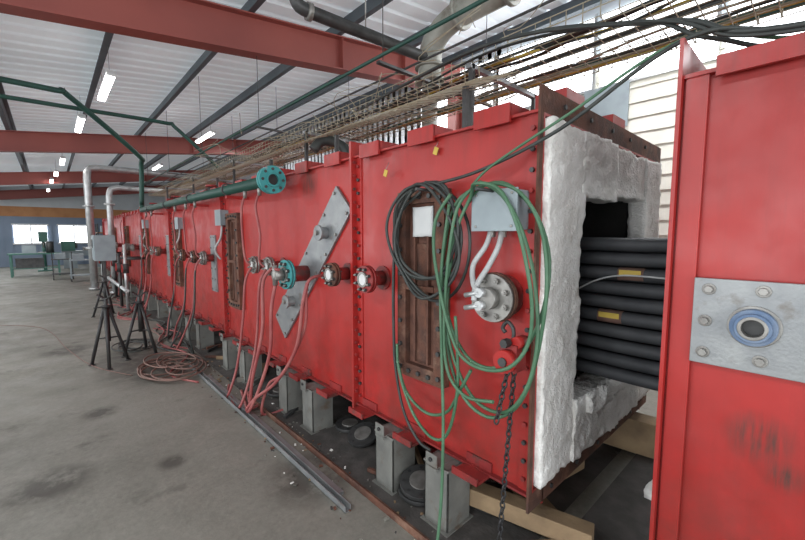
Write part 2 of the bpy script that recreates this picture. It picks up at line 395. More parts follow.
# ------------------------------------------------------------------ access ports
def port(yc,big=True,zc=1.30,hh=.55,hw=.185):
    p=O('access_port'); x0,x1=FX-.06,FX
    p.box(x0,x1,yc-hw,yc-hw+.07,zc-hh,zc+hh,RUST).box(x0,x1,yc+hw-.07,yc+hw,zc-hh,zc+hh,RUST)
    p.box(x0,x1,yc-hw+.07,yc+hw-.07,zc+hh-.07,zc+hh,RUST).box(x0,x1,yc-hw+.07,yc+hw-.07,zc-hh,zc-hh+.08,RUST)
    p.box(x0+.04,x1,yc-hw+.07,yc+hw-.07,zc-hh+.08,zc+hh-.07,WOODR)
    p.box(x0-.005,x0+.03,yc-hw+.07,yc+hw-.07,zc-.02,zc+.01,RUST)
    for yy in (yc-.06,yc+.045): p.box(x0+.012,x0+.04,yy,yy+.012,zc-hh+.1,zc+hh-.1,WOODR)
    p.lumpy(x0+.022,x0+.042,yc-.045,yc+.04,zc-hh+.1,zc+hh-.3,RUST,.02,.006,10)
    for i in range(8):
        z=zc-hh+.05+(2*hh-.1)*i/7
        for yy in (yc-hw+.03,yc+hw-.03): p.hex((x0,yy,z),(-1,0,0),.014,.014,DSTEEL)
    for yy in (yc-.08,yc,yc+.08):
        for z in (zc+hh-.035,zc-hh+.04): p.hex((x0,yy,z),(-1,0,0),.014,.014,DSTEEL)
    if big:
        p.lumpy(x0+.0,x0+.012,yc-.10,yc+.05,zc+.29,zc+.46,PAPER,.02,.004,12)
    return p.done(0)
port(1.545)
for y in (4.6,7.3,10.1,12.9,15.6): port(y,False)
# ------------------------------------------------------------------ flanges
def flange(name,y,z,x=1.46,r=.095,fm=RUST,fc=PAPER,nb=8,dial=True):
    f=O(name)
    f.cyl((FX,y,z),(x,y,z),r*.55,REDW,20); f.ring((FX-.004,y,z),(1,0,0),r*.9,r*.4,.012,REDW)
    f.cyl((x+.03,y,z),(x+.012,y,z),r,fm,28); f.cyl((x+.008,y,z),(x-.012,y,z),r,fm,28)
    for i in range(nb):
        t=2*math.pi*(i+.5)/nb; yy=y+math.cos(t)*r*.78; zz=z+math.sin(t)*r*.78
        f.hex((x-.012,yy,zz),(-1,0,0),r*.13,.018,DSTEEL if fm is not STEEL else STEEL); f.cyl((x+.05,yy,zz),(x-.04,yy,zz),r*.06,STEEL,8)
    if dial: f.cyl((x-.012,y,z),(x-.022,y,z),r*.5,fc,24); f.ring((x-.02,y,z),(1,0,0),r*.56,r*.42,.012,STEEL)
    return f
flange('sight_port_flange',1.94,1.32,r=.088,fm=REDW).done()
flange('sight_port_flange',2.34,1.32,r=.085).done()
flange('sight_port_flange',3.40,1.315,r=.085,fm=STEEL).done()
flange('sight_port_flange',3.74,1.31,r=.085,fm=STEEL).done()
for y in (5.45,5.9,6.5,8.3,8.8,9.3,11.2,11.8,12.2,14.2,14.7,17):
    flange('sight_port_flange',y,1.30,r=.09,fm=RUST if int(y*10)%2 else STEEL).done()
f=flange('teal_burner_flange',2.93,1.28,x=1.40,r=.12,fm=TEAL,fc=TEAL,nb=8)
f.cyl((1.39,2.93,1.28),(1.30,2.93,1.28),.045,STEEL,16); f.cyl((1.31,2.93,1.2),(1.31,2.93,1.36),.02,STEEL,12)
f.cyl((1.31,2.86,1.33),(1.31,2.99,1.33),.012,PHOSE,10); f.done()
f=flange('thermocouple_flange',1.015,1.31,x=1.50,r=.112,fm=STEEL,nb=8,dial=False)
f.ring((1.52,1.015,1.31),(1,0,0),.118,.08,.02,RUST)
f.cyl((1.49,1.015,1.31),(1.44,1.015,1.31),.05,STEEL,18)
for dy,dz in ((.03,.03),(.03,-.03)):
    f.cyl((1.46,1.0+dy,1.31+dz),(1.41,1.0+dy,1.31+dz),.022,SILV,12); f.cyl((1.42,1.0+dy,1.31+dz),(1.42,1.08+dy,1.29+dz),.012,SILV,10)
f.done()
j=O('junction_box'); j.box(1.50,FX,.90,1.13,1.625,1.80,GREYBX).box(1.493,1.503,.893,1.137,1.618,1.807,GREYBX)
for y in (.92,1.11):
    for z in (1.64,1.785): j.hex((1.493,y,z),(-1,0,0),.007,.005,STEEL)
j.tube(cr([(1.55,1.06,1.63),(1.52,1.07,1.55),(1.48,1.11,1.46),(1.44,1.08,1.38),(1.42,1.04,1.345)],6),.013,WCOND,10)
j.tube(cr([(1.55,1.0,1.63),(1.52,1.0,1.55),(1.49,1.03,1.46),(1.44,1.06,1.37),(1.42,1.06,1.30)],6),.013,WCOND,10)
for y in (1.06,1.0): j.cyl((1.55,y,1.63),(1.55,y,1.59),.019,STEEL,12)
j.done(.002)
# diagonal plate
d=O('diagonal_blanking_plate')
up=V((0,2.36,1.87)); lo=V((0,3.47,.72)); ax=(lo-up).normalized(); pr=V((0,-ax.z,ax.y)); L_=(lo-up).length
R=Matrix((V((1,0,0)),ax,pr)).transposed(); c0=(up+lo)/2
d.rbox((FX-.012,c0.y,c0.z),(.022,L_,.27),GALV,R)
for i in range(8):
    for sgn in (-1,1):
        q=up+ax*(.05+(L_-.1)*i/7)+pr*.11*sgn; d.hex((FX-.023,q.y,q.z),(-1,0,0),.013,.014,STEEL)
for t_ in (.22,.75):
    q=up+ax*L_*t_; d.cyl((FX-.02,q.y,q.z),(FX-.08,q.y,q.z),.045,GALV,20); d.cyl((FX-.08,q.y,q.z),(FX-.10,q.y,q.z),.06,GALV,20); d.hex((FX-.10,q.y,q.z),(-1,0,0),.02,.02,STEEL)
d.done(.002)
# near silver plate with blue nozzle
d=O('nozzle_cover_plate')
d.box(FX-.034,FX-.022,-.09,.275,1.175,1.46,GALV)
for y,z in ((.235,1.425),(.105,1.43),(.24,1.32),(.24,1.215),(.1,1.215),(-.03,1.43),(-.05,1.32),(-.03,1.215)):
    d.cyl((FX-.034,y,z),(FX-.038,y,z),.019,STEEL,16); d.hex((FX-.038,y,z),(-1,0,0),.013,.016,STEEL)
d.cyl((FX-.034,.12,1.32),(FX-.04,.12,1.32),.064,STEEL,28)
d.ring((FX-.05,.12,1.32),(1,0,0),.056,.036,.03,BLUEF,36); d.ring((FX-.068,.12,1.32),(1,0,0),.044,.034,.02,BLUEF,36); d.ring((FX-.065,.12,1.32),(1,0,0),.036,.026,.03,STEEL)
d.cyl((FX-.04,.12,1.32),(FX-.045,.12,1.32),.034,DSTEEL,20)
d.done(.002)
# ------------------------------------------------------------------ hoses
def loops(name,yc,zc,hw,hh,n,m,r=.009,x0=1.45,x1=1.55,tails=(),seed=1):
    rnd=random.Random(seed); o=O(name); pts=[]
    N=14
    for k in range(n):
        sx=x0+(x1-x0)*rnd.random(); a=hw*(1+rnd.uniform(-.2,.1)); b=hh*(1+rnd.uniform(-.2,.08)); dy=rnd.uniform(-.02,.02)
        top=zc+hh; sk=rnd.uniform(-.03,.05)
        for i in range(N):
            t=2*math.pi*i/N+math.pi/2
            pts.append(V((sx+.015*math.sin(3*t+k),yc+dy+sk*math.sin(t)+a*math.cos(t)*(1+.10*math.sin(2*t+k*1.7)),top-b+b*math.sin(t)+.012*rnd.random())))
    o.tube(cr(pts,4),r,m,8)
    for tl in tails: o.tube(cr(tl,8),r,m,8)
    o.cyl((FX,yc,zc+hh-.03),(x0-.03,yc,zc+hh-.03),.008,DSTEEL,8)
    return o.done()
loops('green_garden_hose',1.02,1.31,.255,.52,4,GRUB,.0085,x0=1.40,x1=1.52,seed=5,tails=[
 [(1.45,1.24,1.75),(1.44,1.28,1.4),(1.44,1.27,1.0),(1.40,1.22,.6),(1.36,1.2,.2),(1.30,1.2,.01),(1.15,1.25,.01)],
 [(1.5,1.68,.95),(1.5,1.66,.78),(1.48,1.52,.58),(1.47,1.36,.50),(1.46,1.24,.58),(1.46,1.18,.85),(1.46,1.2,1.2)],
 [(1.5,1.68,.85),(1.5,1.60,.68),(1.48,1.42,.62),(1.47,1.26,.68),(1.46,1.16,.84),(1.46,1.1,.95)],
 [(1.47,1.1,1.83),(1.45,1.2,1.7),(1.44,1.25,1.3),(1.44,1.24,.95),(1.43,1.12,.83),(1.43,.95,.85)]])
loops('black_cable_coil',1.44,1.56,.26,.31,6,BRUB,.0085,x0=1.45,x1=1.53,seed=9,tails=[
 [(1.5,1.5,1.86),(1.5,1.66,1.75),(1.5,1.71,1.4),(1.5,1.71,1.0),(1.5,1.69,.78),(1.5,1.62,.55),(1.5,1.5,.42),(1.5,1.4,.40)],
 [(1.52,1.5,1.84),(1.52,1.69,1.7),(1.52,1.73,1.4),(1.52,1.73,.95),(1.52,1.7,.8)]])
o=O('overhead_supply_hose')
o.tube(cr([(1.75,-.9,2.26),(1.72,0,2.22),(1.62,.34,2.26),(1.56,.75,2.03),(1.50,1.1,1.90),(1.48,1.4,1.86)],8),.008,BRUB,8)
o.tube(cr([(1.78,-.9,2.24),(1.75,0,2.20),(1.63,.34,2.265),(1.56,.72,2.08),(1.50,1.02,1.92),(1.46,1.1,1.84)],8),.006,GRUB,8)
o.tube(cr([(1.72,-.9,2.25),(1.68,-.2,2.2),(1.66,.2,2.24),(1.7,.45,2.38),(1.9,1.4,2.68),(2.2,3,2.76)],8),.010,BRUB,8)
o.tube(cr([(1.70,-.9,2.22),(1.66,-.2,2.18),(1.64,.2,2.22),(1.7,.5,2.40),(1.95,1.4,2.70),(2.25,3.2,2.78)],8),.006,BRUB,8)
o.tube(cr([(1.82,-.9,2.23),(1.78,.0,2.19),(1.7,.3,2.27),(1.75,.6,2.45),(2.1,1.6,2.74),(2.5,3.2,2.78)],8),.008,BRUB,8)
o.tube([(1.9,-1.4,2.15),(1.9,.3,2.25)],.018,DSTEEL,12)
o.done()
def hose(name,pts,m=PHOSE,r=.013): O(name).tube(cr(pts,7),r,m,8).done()
hose('red_water_hose',[(1.31,2.93,1.2),(1.28,2.95,1.0),(1.28,3.0,.65),(1.24,3.15,.3),(1.2,3.3,.06),(1.25,3.5,.02),(1.35,3.9,.02)],r=.014)
hose('red_water_hose',[(1.31,2.99,1.33),(1.28,3.1,1.2),(1.27,3.12,.8),(1.22,3.25,.35),(1.25,3.4,.05),(1.38,3.8,.02)],r=.014)
hose('red_water_hose',[(1.36,2.5,1.25),(1.33,2.52,1.1),(1.32,2.62,.75),(1.28,2.9,.42),(1.22,3.2,.2),(1.2,3.35,.05),(1.35,3.45,.02)],r=.014)
hose('red_water_hose',[(1.5,2.5,1.3),(1.36,2.5,1.25),(1.36,2.56,.9),(1.32,2.85,.5),(1.3,3.1,.33),(1.3,3.25,.02),(1.5,3.2,.02)],r=.012)
rnd=random.Random(4)
for y in (3.40,3.74,5.45,5.9,6.5,8.3,8.8,9.3,12.2,14.2):
    j=rnd.uniform(-.15,.15)
    hose('red_water_hose',[(1.40,y,1.98),(1.37,y+.02,1.85),(1.38,y+j*.4,1.6),(1.39,y+.03,1.38),(1.43,y+.02,1.31)],r=.011)
    for q in range(1 if y<5 else 2):
        b=rnd.uniform(.1,.6)
        if y<5: b=.1
        hose('red_water_hose',[(1.43,y-.02,1.29),(1.36,y-.03,1.15),(1.34,y+b*.2,.7+rnd.uniform(-.1,.1)),(1.28,y+b*.6,.3),(1.25+rnd.uniform(-.1,.1),y+b,.02),(1.3+rnd.uniform(-.1,.1),y+b+.3,.02)],r=.012,m=PHOSE if rnd.random()<.75 else BRUB)
o=O('coiled_cable')
pts=[]
for k in range(130):
    t=k*.42; r_=.18+.13*math.sin(k*.37); pts.append((.98+r_*1.1*math.cos(t)+.04*math.sin(k*.7),5.15+r_*1.8*math.sin(t),.012+.001*k*.5))
o.tube(cr(pts,3),.009,BHOSE,6)
pts=[]
for k in range(60):
    t=k*.42; r_=.16+.08*math.sin(k*.5); pts.append((.80+r_*1.1*math.cos(t),6.6+r_*1.8*math.sin(t),.012+.001*k*.5))
o.tube(cr(pts,3),.009,BRUB,6)
o.tube(cr([(.6,5.2,.01),(.3,5.9,.01),(.1,7,.01),(-.2,9,.01),(-1.0,10,.01)],8),.005,BHOSE,6)
o.done()
o=O('floor_hoses'); rnd=random.Random(8)
for k in range(14):
    y=rnd.uniform(4,12); x=rnd.uniform(1.0,1.4)
    o.tube(cr([(x,y,.012),(x+rnd.uniform(-.2,.2),y+.5,.012),(x+rnd.uniform(-.2,.2),y+1.1,.03),(x+rnd.uniform(-.2,.2),y+1.8,.012)],7),.011,rnd.choice([PHOSE,BHOSE,BRUB]),6)
o.done()
# green header pipe with teal flange
o=O('green_header_pipe')
o.cyl((1.4,3.15,2.06),(1.4,9.2,2.10),.05,GPIPE,18)
o.cyl((1.4,3.15,2.06),(1.4,3.18,2.06),.115,TEAL,28); o.ring((1.4,3.125,2.06),(0,1,0),.115,.05,.025,TEAL)
o.ring((1.4,3.11,2.06),(0,1,0),.06,.045,.02,TEAL); o.cyl((1.4,3.14,2.06),(1.4,3.125,2.06),.05,BLACKP,18)
for i in range(8):
    t=2*math.pi*i/8; o.cyl((1.4+.088*math.cos(t),3.105,2.06+.088*math.sin(t)),(1.4+.088*math.cos(t),3.21,2.06+.088*math.sin(t)),.012,DSTEEL,8)
for y in (4.2,5.6,7.0,8.4): 
    o.box(1.38,FX+.0,y,y+.04,1.98,2.01,RED); o.ring((1.4,y+.02,2.075),(0,1,0),.062,.048,.03,DSTEEL)
for y in (3.40,3.74,5.45,5.9,6.5,8.3,8.8): o.cyl((1.4,y,2.04),(1.4,y,1.95),.018,STEEL,10)
o.done()
o=O('green_riser_pipe'); o.tube([(1.4,9.15,2.1),(1.4,9.2,2.2)]+cr([(1.4,9.2,2.2),(1.4,9.0,2.95),(1.3,8.7,3.1),(.35,8.05,3.76),(.2,8,3.79),(-1.1,8,3.80)],6),.042,GPIPE,12)
o.done()
o=O('green_air_pipe'); o.tube(cr([(-1.6,8.6,3.70),(.5,8.6,3.72),(1.75,8.6,3.73),(1.95,8.6,3.66),(2.74,8.6,2.95),(2.8,8.6,2.8),(2.8,8.6,2.15)],8),.035,GPIPE,12); o.done()
# silver pipework at far left
o=O('insulated_steam_pipe')
o.tube([(.9,14.3,0),(.9,14.3,3.2)]+cr([(.9,14.3,3.25),(.95,14.3,3.48),(1.15,14.3,3.54)],4)+[(5.6,14.3,3.54)],.09,SILV,16)
for z in (.02,1.2,2.4): o.cyl((.9,14.3,z),(.9,14.3,z+.05),.14,SILV,20)
o.done()
o=O('insulated_steam_pipe')
o.tube([(1.25,13.0,0),(1.25,13.0,2.6)]+cr([(1.25,13.0,2.65),(1.3,13,2.82),(1.45,13,2.88)],4)+[(2.6,13,2.88),(2.6,13,2.14)],.07,SILV,16)
for z in (.02,1.2,2.4): o.cyl((1.25,13,z),(1.25,13,z+.05),.12,SILV,20)
o.done()
o=O('control_cabinet'); o.box(.75,1.15,11.3,11.9,1.0,1.6,GREYBX).box(.74,.755,11.33,11.87,1.03,1.57,GREYBX).box(.9,.95,11.35,11.4,0,1.0,DSTEEL).box(.9,.95,11.8,11.85,0,1.0,DSTEEL).box(.85,1.0,11.3,11.9,0,.02,DSTEEL)
o.box(.73,.74,11.5,11.7,1.3,1.5,BLACKP); o.done(.004)
o=O('valve_train')
for k,(x,y) in enumerate(((1.1,10.4),(1.15,9.9),(1.2,12.3),(1.05,13.6))):
    o.tube([(x,y,0),(x,y,1.2+.2*(k%2))],.03,SILV if k%2 else DSTEEL,10); o.ring((x-.06,y,.9),(1,0,0),.09,.07,.015,RED); o.cyl((x,y,.8),(x,y,1.0),.06,DSTEEL,12); o.tube([(x,y,1.1),(1.5,y,1.1)],.025,DSTEEL,8); o.cyl((x,y,0),(x,y,.02),.09,DSTEEL,14)
o.tube([(1.12,9.6,.45),(1.12,14,.45)],.04,SILV,10)
o.done()
for y,z in ((4.85,1.72),(6.9,1.7),(9.9,1.75)):
    o=O('junction_box'); o.box(1.52,FX,y,y+.2,z,z+.18,GREYBX).box(1.513,1.522,y-.005,y+.205,z-.005,z+.185,GREYBX).tube(cr([(1.56,y+.1,z),(1.54,y+.1,z-.15),(1.5,y+.2,z-.3),(1.56,y+.2,z-.42)],6),.012,WCOND,8).done()
for y in (5.35,8.0,10.9):
    o=O('blanking_plate'); o.box(FX-.02,FX,y,y+.2,.85,1.6,GALV)
    for i in range(6):
        for yy in (y+.025,y+.175): o.hex((FX-.02,yy,.88+.138*i),(-1,0,0),.012,.012,STEEL)
    o.done(.002)
# chain hoist
o=O('chain_hoist')
o.rbox((1.50,.90,1.06),(.08,.085,.12),REDW); o.cyl((1.46,.90,1.05),(1.42,.90,1.05),.05,RED,18); o.cyl((1.47,.87,1.13),(1.53,.87,1.13),.026,RED,14); o.cyl((1.47,.94,1.0),(1.53,.94,1.0),.026,RED,14)
o.cyl((1.42,.90,1.05),(1.41,.90,1.05),.02,DSTEEL,14); o.hex((1.46,.9,1.13),(-1,0,0),.02,.04,DSTEEL); o.box(1.5,1.61,.885,.915,1.11,1.135,REDW)
o.tube(cr([(1.5,.9,1.12),(1.5,.9,1.18),(1.5,.93,1.21),(1.5,.955,1.18),(1.5,.94,1.16)],5),.009,DSTEEL,8)
def chain(o,p0,p1,m,L_=.036,r=.0045):
    p0,p1=V(p0),V(p1); n=int((p1-p0).length/(L_*.78)); d=(p1-p0).normalized()
    for i in range(n):
        c=p0.lerp(p1,(i+.5)/n); s1=V((1,0,0)) if i%2 else V((0,1,0)); 
        pts=[c+d*(math.sin(t)*L_/2)+s1*(math.cos(t)*.011) for t in [2*math.pi*k/10 for k in range(10)]]
        o.tube(pts,r,m,5,closed=True)
chain(o,(1.5,.89,1.0),(1.46,.93,.02),BLACKP); chain(o,(1.48,.91,1.0),(1.44,.94,.75),BLACKP)
o.done()
# ------------------------------------------------------------------ legs
def leg(y):
    l=O('steel_pedestal'); x0,x1=1.47,1.66; h=ZB-.02
    l.box(x0,x0+.01,y-.085,y+.085,0.01,h,LEG).box(x0,x1,y-.085,y-.076,.01,h,LEG).box(x0,x1,y+.076,y+.085,.01,h,LEG)
    l.box(x0-.02,x1+.02,y-.1,y+.1,0,.012,LEG).box(x0-.005,x1,y-.09,y+.09,h-.012,h,LEG)
    l.box(x0-.03,x0-.022,y-.03,y+.05,h-.02,h+.07,LEG).box(x0-.03,x1-.05,y-.03,y+.05,h-.005,h+.003,LEG)
    l.hex((x0-.03,y+.01,h+.04),(-1,0,0),.012,.012,DSTEEL)
    l.done(.002)
for y in (1.33,1.77,2.75,3.2,4.2,4.75,5.9,6.5,7.6,8.6,9.6,10.8,12,13.4,15,17): leg(y)
for k in range(8):
    y=1.3+k*2.2
    l=O('steel_pedestal'); l.box(3.15,3.35,y-.08,y+.08,.012,ZB-.012,LEG).box(3.1,3.4,y-.12,y+.12,0,.012,LEG).done(.002)
o=O('floor_rail'); o.box(1.16,1.20,1.75,5.1,0,.004,GALV).box(1.16,1.164,1.75,5.1,0,.04,GALV).box(1.196,1.20,1.75,5.1,0,.04,GALV).box(1.21,1.25,1.9,4.6,0,.018,GALV).done()
o=O('floor_rail'); o.box(1.33,1.37,1.2,3.6,0,.015,RUST).box(1.33,1.336,1.2,3.6,.015,.045,RUST).done()
def blind(x,y,z,r,rx,ry):
    o=O('blind_flange'); R=Matrix.Rotation(rx,3,'X')@Matrix.Rotation(ry,3,'Y'); a=R@V((0,0,1)); c_=V((x,y,z))
    o.cyl(c_-a*.012,c_+a*.012,r,DSTEEL,28); o.cyl(c_+a*.012,c_+a*.02,r*.55,STEEL,24)
    u=R@V((1,0,0)); v=R@V((0,1,0))
    for i in range(8):
        t=2*math.pi*i/8; q=c_+u*math.cos(t)*r*.8+v*math.sin(t)*r*.8; o.cyl(q+a*.012,q+a*.0135,r*.09,BLACKP,10)
    o.done(.002)
blind(1.58,1.55,.10,.13,.12,-.15); blind(1.60,1.57,.035,.14,0,0); blind(1.72,1.98,.09,.12,.3,-.5); blind(1.7,2.3,.06,.12,.1,-.3); blind(1.75,2.55,.03,.12,0,0); blind(1.62,3.6,.03,.12,0,0); blind(1.85,1.25,.03,.13,0,0)
o=O('scrap_steel'); rnd=random.Random(21)
for k in range(30):
    y=rnd.uniform(1.2,6); x=rnd.uniform(1.45,2.2); R=Matrix.Rotation(rnd.uniform(0,3.1),3,'Z')
    o.rbox((x,y,.03),(rnd.uniform(.02,.05),rnd.uniform(.12,.4),rnd.uniform(.02,.05)),rnd.choice([RUST,DSTEEL,LEG,WOOD,REDW]),R)
o.done()
o=O('floor_debris'); rnd=random.Random(11)
for k in range(420):
    x=rnd.choice([rnd.uniform(1.2,1.5),rnd.uniform(1.3,3.0),rnd.uniform(1.05,1.4)]); y=rnd.uniform(.5,6); s_=rnd.uniform(.004,.018)
    R=Matrix.Rotation(rnd.uniform(0,3),3,'Z')@Matrix.Rotation(rnd.uniform(-.3,.3),3,'X')
    o.rbox((x,y,s_*.3+.003),(s_*rnd.uniform(.6,2),s_,s_*.5),rnd.choice([INS,RUST,STEEL,RUST,WOOD,CONC,CONC,BLAN]),R)
o.done()
for c_,sz,a in (((1.78,1.02,.115),(.10,.75,.10),.25),((1.95,.95,.05),(.10,.6,.09),-.5),((1.70,.80,.04),(.12,.28,.07),.9),((3.12,.86,.14),(.16,.34,.25),.1),((3.35,.7,.06),(.12,.3,.11),.8),((2.3,1.1,.12),(.14,.6,.2),1.4)):
    R=Matrix.Rotation(a,3,'Z'); O('timber_block').rbox(c_,sz,WOOD,R).done(.004)
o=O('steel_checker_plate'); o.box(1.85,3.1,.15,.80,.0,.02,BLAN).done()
o=O('dark_floor_layer'); nn=40; vs=[];fs=[]  # thin dark uneven sheet over the floor beneath the furnace
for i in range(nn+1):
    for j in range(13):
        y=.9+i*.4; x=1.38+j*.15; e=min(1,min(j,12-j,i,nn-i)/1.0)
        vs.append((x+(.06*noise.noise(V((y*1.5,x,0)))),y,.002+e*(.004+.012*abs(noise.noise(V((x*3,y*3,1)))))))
for i in range(nn):
    for j in range(12): fs.append((i*13+j,i*13+j+1,(i+1)*13+j+1,(i+1)*13+j))
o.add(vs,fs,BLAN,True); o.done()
O('rag').lumpy(2.55,2.75,.5,.62,.02,.06,INS,.03,.012,12).done()
# ------------------------------------------------------------------ pipe stands
def stand(x,y,h,a):
    o=O('pipe_stand'); 
    for k in range(3):
        t=a+k*2*math.pi/3; f=V((x+.21*math.cos(t),y+.21*math.sin(t),.01)); tp=V((x+.02*math.cos(t),y+.02*math.sin(t),h*.85))
        o.tube([tp,f],.019,BLACKP,8); o.cyl((f.x,f.y,0),(f.x,f.y,.012),.035,BLACKP,10)
        m_=tp.lerp(f,.55); o.tube([m_,(x,y,h*.40)],.010,BLACKP,6)
    o.cyl((x,y,.30),(x,y,h*.86),.028,BLACKP,14); o.cyl((x,y,h*.8),(x,y,h*.97),.018,DSTEEL,10); o.cyl((x,y,h*.84),(x,y,h*.87),.05,BLACKP,12)
    o.tube([(x-.0,y,h*.855),(x-.12,y-.05,h*.855)],.008,BLACKP,6)
    o.obar((x,y,h*.95),(x-.07,y+.05,h+.02),.05,.01,BLACKP); o.obar((x,y,h*.95),(x+.07,y-.05,h+.02),.05,.01,BLACKP)
    o.done()
stand(.46,5.85,.86,.4); stand(.84,6.15,.82,1.2); stand(.75,9.5,.8,.9)
# ------------------------------------------------------------------ wire tray
o=O('wire_basket_cable_tray'); zt=2.72; xa,xb=2.15,2.85
for i in range(12):
    x=xa+(xb-xa)*i/11; o.tube([(x,-1.5,zt),(x,13,zt)],.0033,WIRE,4)
for z in (.05,.1):
    for x in (xa,xb): o.tube([(x,-1.5,zt+z),(x,13,zt+z)],.0038,WIRE,4)
y=-1.5
while y<13:
    o.tube([(xa,y,zt+.1),(xa,y,zt-.004),(xb,y,zt-.004),(xb,y,zt+.1)],.0033,WIRE,4); y+=.09
for y in (-.6,1.6,3.8,6,8.2,10.4):
    for x in (xa-.05,xb+.05): o.box(x-.015,x+.015,y,y+.03,ZT,zt-.01,DSTEEL)
    o.box(xa-.08,xb+.08,y,y+.04,zt-.04,zt-.01,GALV)
rnd=random.Random(2)
for k in range(11):
    x=rnd.uniform(xa+.03,xb-.03); pts=[]; y=-1.2
    while y<12.5: pts.append((min(xb-.02,max(xa+.02,x+rnd.uniform(-.06,.06))),y,zt+.012+rnd.uniform(0,.03))); y+=.5
    o.tube(cr(pts,3),rnd.choice([.006,.008,.01]),rnd.choice([BRUB,BRUB,WIRE,BRUB,BHOSE,YEL]),5)
o.done()
o=O('loose_tray_mesh'); rnd=random.Random(6)
for i in range(8):
    x=1.75+.055*i; o.tube([(x,1.3,2.44+.02*i),(x+.15,4,2.52+.02*i),(x+.1,8,2.48+.02*i)],.0033,WIRE,4)
y=1.3
while y<8:
    t=min(1,(y-1.3)/2.7); o.tube([(1.75+.15*t,y,2.51+.1*t),(1.76+.15*t,y,2.43+.1*t),(2.12+.15*t,y,2.55+.1*t)],.003,WIRE,4); y+=.10
for k in range(70):
    y=rnd.uniform(1.3,7); x=rnd.uniform(1.8,2.9); z=rnd.uniform(2.5,2.9)
    o.tube(cr([(x,y,z),(x+rnd.uniform(-.15,.15),y+rnd.uniform(-.3,.3),z+rnd.uniform(-.05,.15)),(x+rnd.uniform(-.25,.25),y+rnd.uniform(-.6,.6),z+rnd.uniform(0,.2))],4),.003,WIRE,4)
for x,y in ((1.9,1.5),(1.95,3),(2.0,4.5),(2,6.5)): o.box(x,x+.03,y,y+.03,ZT,2.5,DSTEEL)
o.done()
o=O('overhead_conduits')
o.tube([(2.0,-1,3.0),(2.0,14,3.0)],.014,GPIPE,10); o.tube([(2.08,-1,3.05),(2.08,14,3.05)],.010,DSTEEL,8); o.tube([(2.95,-1,2.95),(2.95,14,2.98)],.02,BRUB,8); o.tube([(3.05,-1,3.0),(3.05,14,3.0)],.02,GPIPE,8)
o.tube([(2.5,-1,3.12),(2.5,14,3.12)],.010,DSTEEL,8); o.tube([(3.4,-1,3.0),(3.4,14,3.0)],.03,GPIPE,8)
y=0
while y<14:
    o.cyl((2.0,y,2.96),(2.0,y,ROOFZ(2)-.2),.004,DSTEEL,6); o.cyl((3.35,y,2.94),(3.35,y,ROOFZ(3.35)-.2),.004,DSTEEL,6); o.box(1.95,3.45,y-.02,y+.02,2.92,2.94,DSTEEL); y+=2.4
o.done()
# big pipe
o=O('exhaust_pipe')
ex=2.95; ez=3.66
o.tube([(ex,2.80,3.15)]+cr([(ex,2.80,3.30),(ex,2.77,3.48),(ex,2.64,3.60),(ex,2.44,ez)],5)+[(ex,-2,ez)],.115,WPIPE,24)
for p0,p1 in (((ex,2.80,3.14),(ex,2.80,3.18)),((ex,2.80,3.28),(ex,2.80,3.31)),((ex,2.42,ez),(ex,2.38,ez)),((ex,1.9,ez),(ex,1.86,ez)),((ex,.8,ez),(ex,.76,ez))): o.cyl(p0,p1,.15,WPIPE,24)
o.tube([(ex,2.80,3.2),(ex,2.80,2.15)],.08,WPIPE,18)
o.done()
o=O('vent_pipe')
o.tube([(2.9,2.78,3.36),(1.72,2.95,3.42)]+cr([(1.72,2.95,3.42),(1.6,2.97,3.44),(1.56,2.98,3.52)],4)+[(1.56,2.98,3.58)],.052,DSTEEL,14); o.cyl((1.7,2.955,3.42),(1.66,2.96,3.42),.068,STEEL,16); o.cyl((2.2,2.88,3.39),(2.2,2.88,4.2),.006,STEEL,6); o.done()
o=O('vent_stack')
o.tube(cr([(2.3,3.3,ZT),(2.3,3.3,2.35),(2.25,3.35,2.5),(2.1,3.45,2.55),(2,3.5,2.45)],5),.05,BRUB,12); o.cyl((2.3,3.3,ZT),(2.3,3.3,ZT+.03),.1,DSTEEL,18); o.done()
for y in (4.4,6.6,8.9,11.2):
    o=O('vent_stack'); o.cyl((1.95,y,ZT),(1.95,y,ZT+.03),.1,DSTEEL,18); o.cyl((1.95,y,ZT+.03),(1.95,y,2.38),.05,DSTEEL,14); o.cyl((1.95,y,2.36),(1.95,y,2.39),.09,REDW,18); o.done()
for x,y,z in ((1.55,1.84,1.98),(FX-.02,1.46,2.06)):
    O('yellow_tag').rbox((x,y,z),(.004,.03,.04),YEL,Matrix.Rotation(.4,3,'X')).tube([(x,y,z+.02),(x+.03,y,z+.07)],.0015,STEEL,4).done()
for i,(y,z) in enumerate(((2.6,3.05),(1.9,3.1),(3.4,3.0))):
    O('wall_panel').box(XR-.06,XR-.04,y,y+.6,z,z+.6,GREYBX).box(XR-.05,XR-.005,y+.2,y+.4,z+.1,z+.5,DSTEEL).done()
# ------------------------------------------------------------------ shop lights
def lamp(x,y,L_=1.3):
    z=ROOFZ(x)-.62
    o=O('fluorescent_light'); o.box(x-.05,x+.05,y,y+L_,z+.022,z+.05,WHT)
    for dx in (-.026,.026): o.cyl((x+dx,y+.03,z),(x+dx,y+L_-.03,z),.021,LITE,10); 
    o.box(x-.05,x+.05,y,y+.03,z-.02,z+.03,WHT).box(x-.05,x+.05,y+L_-.03,y+L_,z-.02,z+.03,WHT)
    for yy in (y+.2,y+L_-.2): o.cyl((x,yy,z+.05),(x,yy,z+.42),.003,STEEL,5)
    o.done()
for x,y in ((.72,6.3),(.55,8.8),(.4,13.6),(.3,16.5),(.2,18.8),(.1,22.5),(2.9,9.5),(2.9,15),(-3,4),(-3,9),(-3,15)): lamp(x,y)
